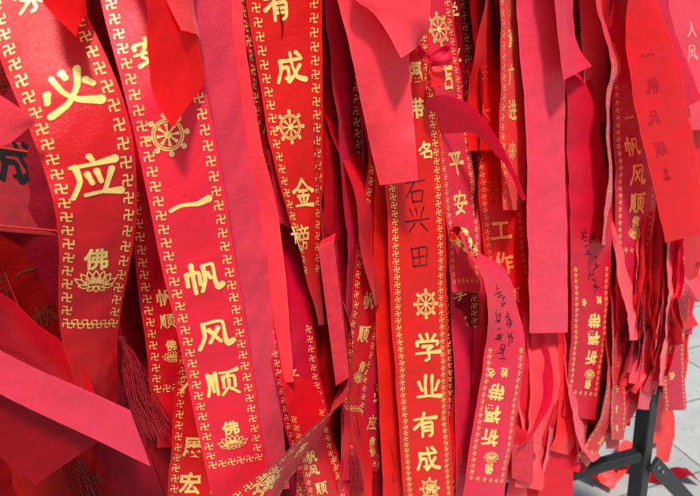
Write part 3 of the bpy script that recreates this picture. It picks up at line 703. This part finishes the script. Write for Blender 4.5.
tassel('dim red silk tassel right of the twisting wheel ribbon near the bottom', 352, 452, .004, .07, .010, .0)
tassel('small tassel of red threads low in the bottom left corner', 70, 452, -.01, .08, .012, .004)
tassel('dark red tassel beside the centre ribbon near the bottom edge', 388, 430, -.006, .09, .010, .0)
tassel('tassel of threads beside the plaque with side writing', 345, 380, -.012, .09, .011, .0)
# ------------------------------------------------------------------ rack
def bar(name, p, q, w, h, parent, mat='steel', up=UP, bev=.003):
    d = (q - p).normalized(); s_ = d.cross(up)
    if s_.length < .01: s_ = D
    s_ = s_.normalized(); u = s_.cross(d).normalized()
    a = p - s_ * w / 2 - u * h / 2
    return box_mesh(name, a, q - p, s_ * w, u * h, mat, parent, bev)
post_top = PX(645, 400, -.035)
T1 = (PX(642, 450, -.035) - P0).dot(D)
rack = bpy.data.objects.new('ribbon_rack', None); COL.objects.link(rack); rack.location = (P0.x, P0.y, 0)
bpy.context.view_layer.update()
tag(rack, 'black steel rack post, crossbar and foot brace carrying all the ribbons', 'rack')
def RP(t, off, z): q = P0 + D * t + N * off; q.z = z; return q
zbar = PX(600, 462, -.035).z
for t, nm in ((T1, 'post'), (-.75, 'post')):
    bar(nm, RP(t, -.035, 0.0), RP(t, -.035, 1.62), .032, .030, rack, up=D)
pb = PX(633, 456, -.035); rr = ray(576, 472); q = CAM + rr * ((pb.z - CAM.z) / rr.z); dq = (q - pb).normalized()
bar('crossbar', pb - dq * .012, pb + dq * .70, .024, .024, rack)
rails = [(1.56, 0), (1.0, -.05)]
for z, off in rails:
    w = .016 if off == 0 else .022
    if z == 1.56:
        bar('rail', RP(-.9, 0, z), RP(T1 + .13, 0, z), .016, .016, rack)
        for t in (T1, -.75): bar('rail_bracket', RP(t, -.02, z), RP(t, -.0085, z), .02, .02, rack)
    else: bar('rail', RP(-.75 + .016, off, z), RP(T1 - .016, off, z), w, w, rack)
for t, sg in ((T1, 1), (-.75, 1)):
    zb = PX(652, 455, -.03).z if t == T1 else .75
    a = RP(t + .012, -.012, zb); e = PX(692, 505, .0) if t == T1 else a + D * .2 - UP * .5
    dirn = (e - a); k = (a.z - .02) / -dirn.z
    br = bar('foot_brace', a, a + dirn * k, .036, .012, rack, up=N, bev=.002)
    for q in (.012, .04):
        cpt = a + dirn.normalized() * q; nn = dirn.cross(N).normalized().cross(dirn).normalized()
        if nn.dot(CAM - cpt) < 0: nn = -nn
        vs = [cpt + nn * .0062]; u = dirn.normalized(); v = nn.cross(u)
        for hh in (.0088, .0062):
            for i in range(6): vs.append(cpt + nn * hh + (u * math.cos(i*1.047) + v * math.sin(i*1.047)) * .0042)
        fs = [tuple(range(1, 7))] + [(1 + i, 1 + (i+1) % 6, 7 + (i+1) % 6, 7 + i) for i in range(6)]
        link('bolt', vs, fs, 'bolt', br)
# ------------------------------------------------------------------ filler ribbons deep in the rack
def filler(t, off, z1, mat, lab, grp, deco, w=.03, lean=0.0, z0=None):
    SEED[0] += 1; sd = SEED[0]; r = random.Random(sd * 13 + 5)
    def st(z, o, tt, ang, ww=w):
        q = P0 + D * tt + N * o; q.z = z; e = (D * math.cos(ang) + N * math.sin(ang)) * ww; return (q - e, q + e)
    sg = 1 if off > 0 else -1
    lay = .010 + (sd % 6) * .001
    pts = [st(RAILZ - .05, -sg * lay, t, 0, .024), st(RAILZ, -sg * lay, t, 0, .024), st(RAILZ + lay, 0, t, 0, .024), st(RAILZ, sg * lay, t, 0, .024)]
    a0 = r.uniform(-.5, .5); n = 6; z = RAILZ - .10
    for i in range(n + 1):
        f = i / n; zz = z + (z1 - z) * f
        pts.append(st(zz, off * min(1, .4 + f * 2) + r.uniform(-.008, .008), t + lean * f + r.uniform(-.006, .006), a0 + r.uniform(-.35, .35) + f * r.uniform(-.4, .4)))
    B = Band(pts, r.choice((-1, 1)) * r.uniform(.001, .003), sd * .77, .0018)
    o = build_band(B, mat, 'prayer_ribbon' if deco else 'plain_ribbon'); tag(o, lab, 'ribbon', grp)
    if deco:
        acc = shape(); s = B.len - .05
        while s > .15:
            for a in (-.385, .385): put(acc, B, MANJI, a, s, .0092, .0092)
            s -= .0123
        link('border_pattern', *acc, deco, o)
        s = .22; ks = r.choice(('平安吉', '学业有成', '一帆风顺', '求必应'))
        i = 0
        while s < B.len - .08:
            acc = shape(); put(acc, B, glyph(ks[i % len(ks)]), 0, s, .022, .021); s += .045; i += 1
            link('gold_character', *acc, deco, o)
    return o
g1 = 'shaded ribbons filling the rack behind the front ones'
g2 = 'ribbons hanging down the far side of the rack'
i = 0; t = -.80
while t < .81:
    z1 = (.74 + .10 * rnd.random()) if t > .50 else .62 + .14 * rnd.random()
    if t > .74: z1 += .06
    filler(t, (-.038 if t > .5 else -.024) + rnd.uniform(-.006, .006), z1, rnd.choice(('deep', 'dark', 'dark')) if t > .1 else 'dark', 'red ribbon in the shade close behind the front row, its print mostly hidden' if i % 3 == 0 else 'plain red ribbon in the shade close behind the front row', g1 if i % 3 else g1 + ' with print', ('gold' if t > .1 else 'shade_print') if i % 3 == 0 else None, lean=rnd.uniform(-.01, .01))  # leftmost fillers get cloth and print colours darkened as gap shade
    t += rnd.uniform(.036, .046); i += 1
t = -.82
while t < .81:
    z1 = (.76 + .10 * rnd.random()) if t > .50 else .60 + .14 * rnd.random()
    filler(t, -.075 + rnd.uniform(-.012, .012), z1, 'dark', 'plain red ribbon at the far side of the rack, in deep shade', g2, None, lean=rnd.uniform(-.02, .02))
    t += rnd.uniform(.030, .040)
# crumpled fallen ribbons at the foot of the rack
for k, (px, py, m, lb) in enumerate(((604, 490, 'pink', 'pale crumpled ribbon lying on the paving under the crossbar'), (590, 486, 'dark', 'dark ribbon scrap lying at the left under the crossbar'))):
    r_ = ray(px, py); q = CAM + r_ * ((.012 - CAM.z) / r_.z); r = random.Random(k + 3); a = r.uniform(0, 3); st = []
    for i in range(9):
        d = Vector((math.cos(a), math.sin(a), 0)); s_ = Vector((-d.y, d.x, .5 * math.sin(i * 1.7))).normalized() * .028
        p = q + Vector((0, 0, .02 + .018 * math.sin(i * 1.9 + k))); st.append((p - s_, p + s_)); q = q + d * .045; a += r.uniform(-.5, .5)
    o = build_band(Band(st, .003, k * 3.3, .003), m, 'fallen_ribbon'); tag(o, lb, 'ribbon')
# ------------------------------------------------------------------ ground
m, nt, out = newmat('stone_paving'); nd = nt.nodes; lk = nt.links.new
tc = nd.new('ShaderNodeTexCoord'); mp = nd.new('ShaderNodeMapping'); mp.inputs['Rotation'].default_value = (0, 0, math.radians(PAVE_ROT)); mp.inputs['Location'].default_value = PAVE_LOC
lk(tc.outputs['Object'], mp.inputs[0])
br = nd.new('ShaderNodeTexBrick'); br.inputs['Scale'].default_value = 1; br.inputs['Brick Width'].default_value = .9; br.inputs['Row Height'].default_value = .30
br.inputs['Mortar Size'].default_value = .004; br.inputs['Mortar Smooth'].default_value = .3
br.inputs['Color1'].default_value = (.30, .31, .305, 1); br.inputs['Color2'].default_value = (.39, .395, .385, 1); br.inputs['Mortar'].default_value = (.13, .13, .125, 1)
wv = nd.new('ShaderNodeTexNoise'); wv.inputs['Scale'].default_value = 3; wv.inputs['Detail'].default_value = 4
add = nd.new('ShaderNodeMixRGB'); add.blend_type = 'ADD'; add.inputs[0].default_value = .01
lk(mp.outputs[0], add.inputs[1]); lk(wv.outputs[1], add.inputs[2]); lk(add.outputs[0], br.inputs[0])
n = nd.new('ShaderNodeTexNoise'); n.inputs['Scale'].default_value = 5; n.inputs['Detail'].default_value = 9; n.inputs['Roughness'].default_value = .65; n.inputs['Distortion'].default_value = .4
mpn = nd.new('ShaderNodeMapping'); mpn.inputs['Scale'].default_value = (1, 1.3, 1); mpn.inputs['Rotation'].default_value = (0, 0, .5); lk(tc.outputs['Object'], mpn.inputs[0]); lk(mpn.outputs[0], n.inputs['Vector'])
cr = nd.new('ShaderNodeValToRGB'); cr.color_ramp.elements[0].position = .30; cr.color_ramp.elements[0].color = (.80, .81, .82, 1); cr.color_ramp.elements[1].position = .62; cr.color_ramp.elements[1].color = (1, 1, 1, 1)
lk(n.outputs[0], cr.inputs[0])
v = nd.new('ShaderNodeTexVoronoi'); v.inputs['Scale'].default_value = 26; v.inputs['Randomness'].default_value = 1; lk(tc.outputs['Object'], v.inputs['Vector'])
c2r = nd.new('ShaderNodeValToRGB'); c2r.color_ramp.elements[0].position = .05; c2r.color_ramp.elements[0].color = (.35, .33, .3, 1); c2r.color_ramp.elements[1].position = .15; c2r.color_ramp.elements[1].color = (1, 1, 1, 1)
lk(v.outputs[0], c2r.inputs[0])
x1 = nd.new('ShaderNodeMixRGB'); x1.blend_type = 'MULTIPLY'; x1.inputs[0].default_value = 1; lk(br.outputs[0], x1.inputs[1]); lk(cr.outputs[0], x1.inputs[2])
x2 = nd.new('ShaderNodeMixRGB'); x2.blend_type = 'MULTIPLY'; x2.inputs[0].default_value = .6; lk(x1.outputs[0], x2.inputs[1]); lk(c2r.outputs[0], x2.inputs[2])
p = nd.new('ShaderNodeBsdfPrincipled'); p.inputs['Roughness'].default_value = .6; lk(x2.outputs[0], p.inputs['Base Color'])
b = nd.new('ShaderNodeBump'); b.inputs['Strength'].default_value = .3; b.inputs['Distance'].default_value = .004; lk(x2.outputs[0], b.inputs['Height']); lk(b.outputs[0], p.inputs['Normal'])
lk(p.outputs[0], out.inputs[0])
g = link('paved_ground', [(-60, -60, 0), (60, -60, 0), (60, 60, 0), (-60, 60, 0)], [(0, 1, 2, 3)], m); tag(g, 'pale grey stone paving slabs with dark joints', None, None, 'structure')
# ------------------------------------------------------------------ light
w = bpy.data.worlds.new('World'); sc.world = w; w.use_nodes = True; nt = w.node_tree; nt.nodes.clear()
bg = nt.nodes.new('ShaderNodeBackground'); sky = nt.nodes.new('ShaderNodeTexSky'); o_ = nt.nodes.new('ShaderNodeOutputWorld')
sky.sky_type = 'NISHITA'; sky.sun_disc = False; sky.sun_elevation = math.radians(SUN_EL); sky.sun_rotation = math.radians(SUN_AZ)
sky.air_density = 1.2; sky.dust_density = 4; sky.ozone_density = .6
bg.inputs[1].default_value = SKY_S
nt.links.new(sky.outputs[0], bg.inputs[0]); nt.links.new(bg.outputs[0], o_.inputs[0])
sl = bpy.data.lights.new('sun', 'SUN'); sl.energy = SUN_E; sl.angle = math.radians(SUN_ANG); sl.color = (1, .97, .92)
so = bpy.data.objects.new('sun', sl); COL.objects.link(so)
el, az = math.radians(SUN_EL), math.radians(SUN_AZ)
sd = Vector((math.sin(az) * math.cos(el), math.cos(az) * math.cos(el), math.sin(el)))   # direction to the sun, azimuth from +Y towards +X
so.rotation_euler = sd.to_track_quat('Z', 'Y').to_euler()
sc.view_settings.view_transform = 'Standard'; sc.view_settings.look = 'None'; sc.view_settings.exposure = EXPO; sc.view_settings.gamma = 1
sc.view_settings.use_curve_mapping = False
sc.cycles.max_bounces = 8; sc.cycles.transmission_bounces = 4
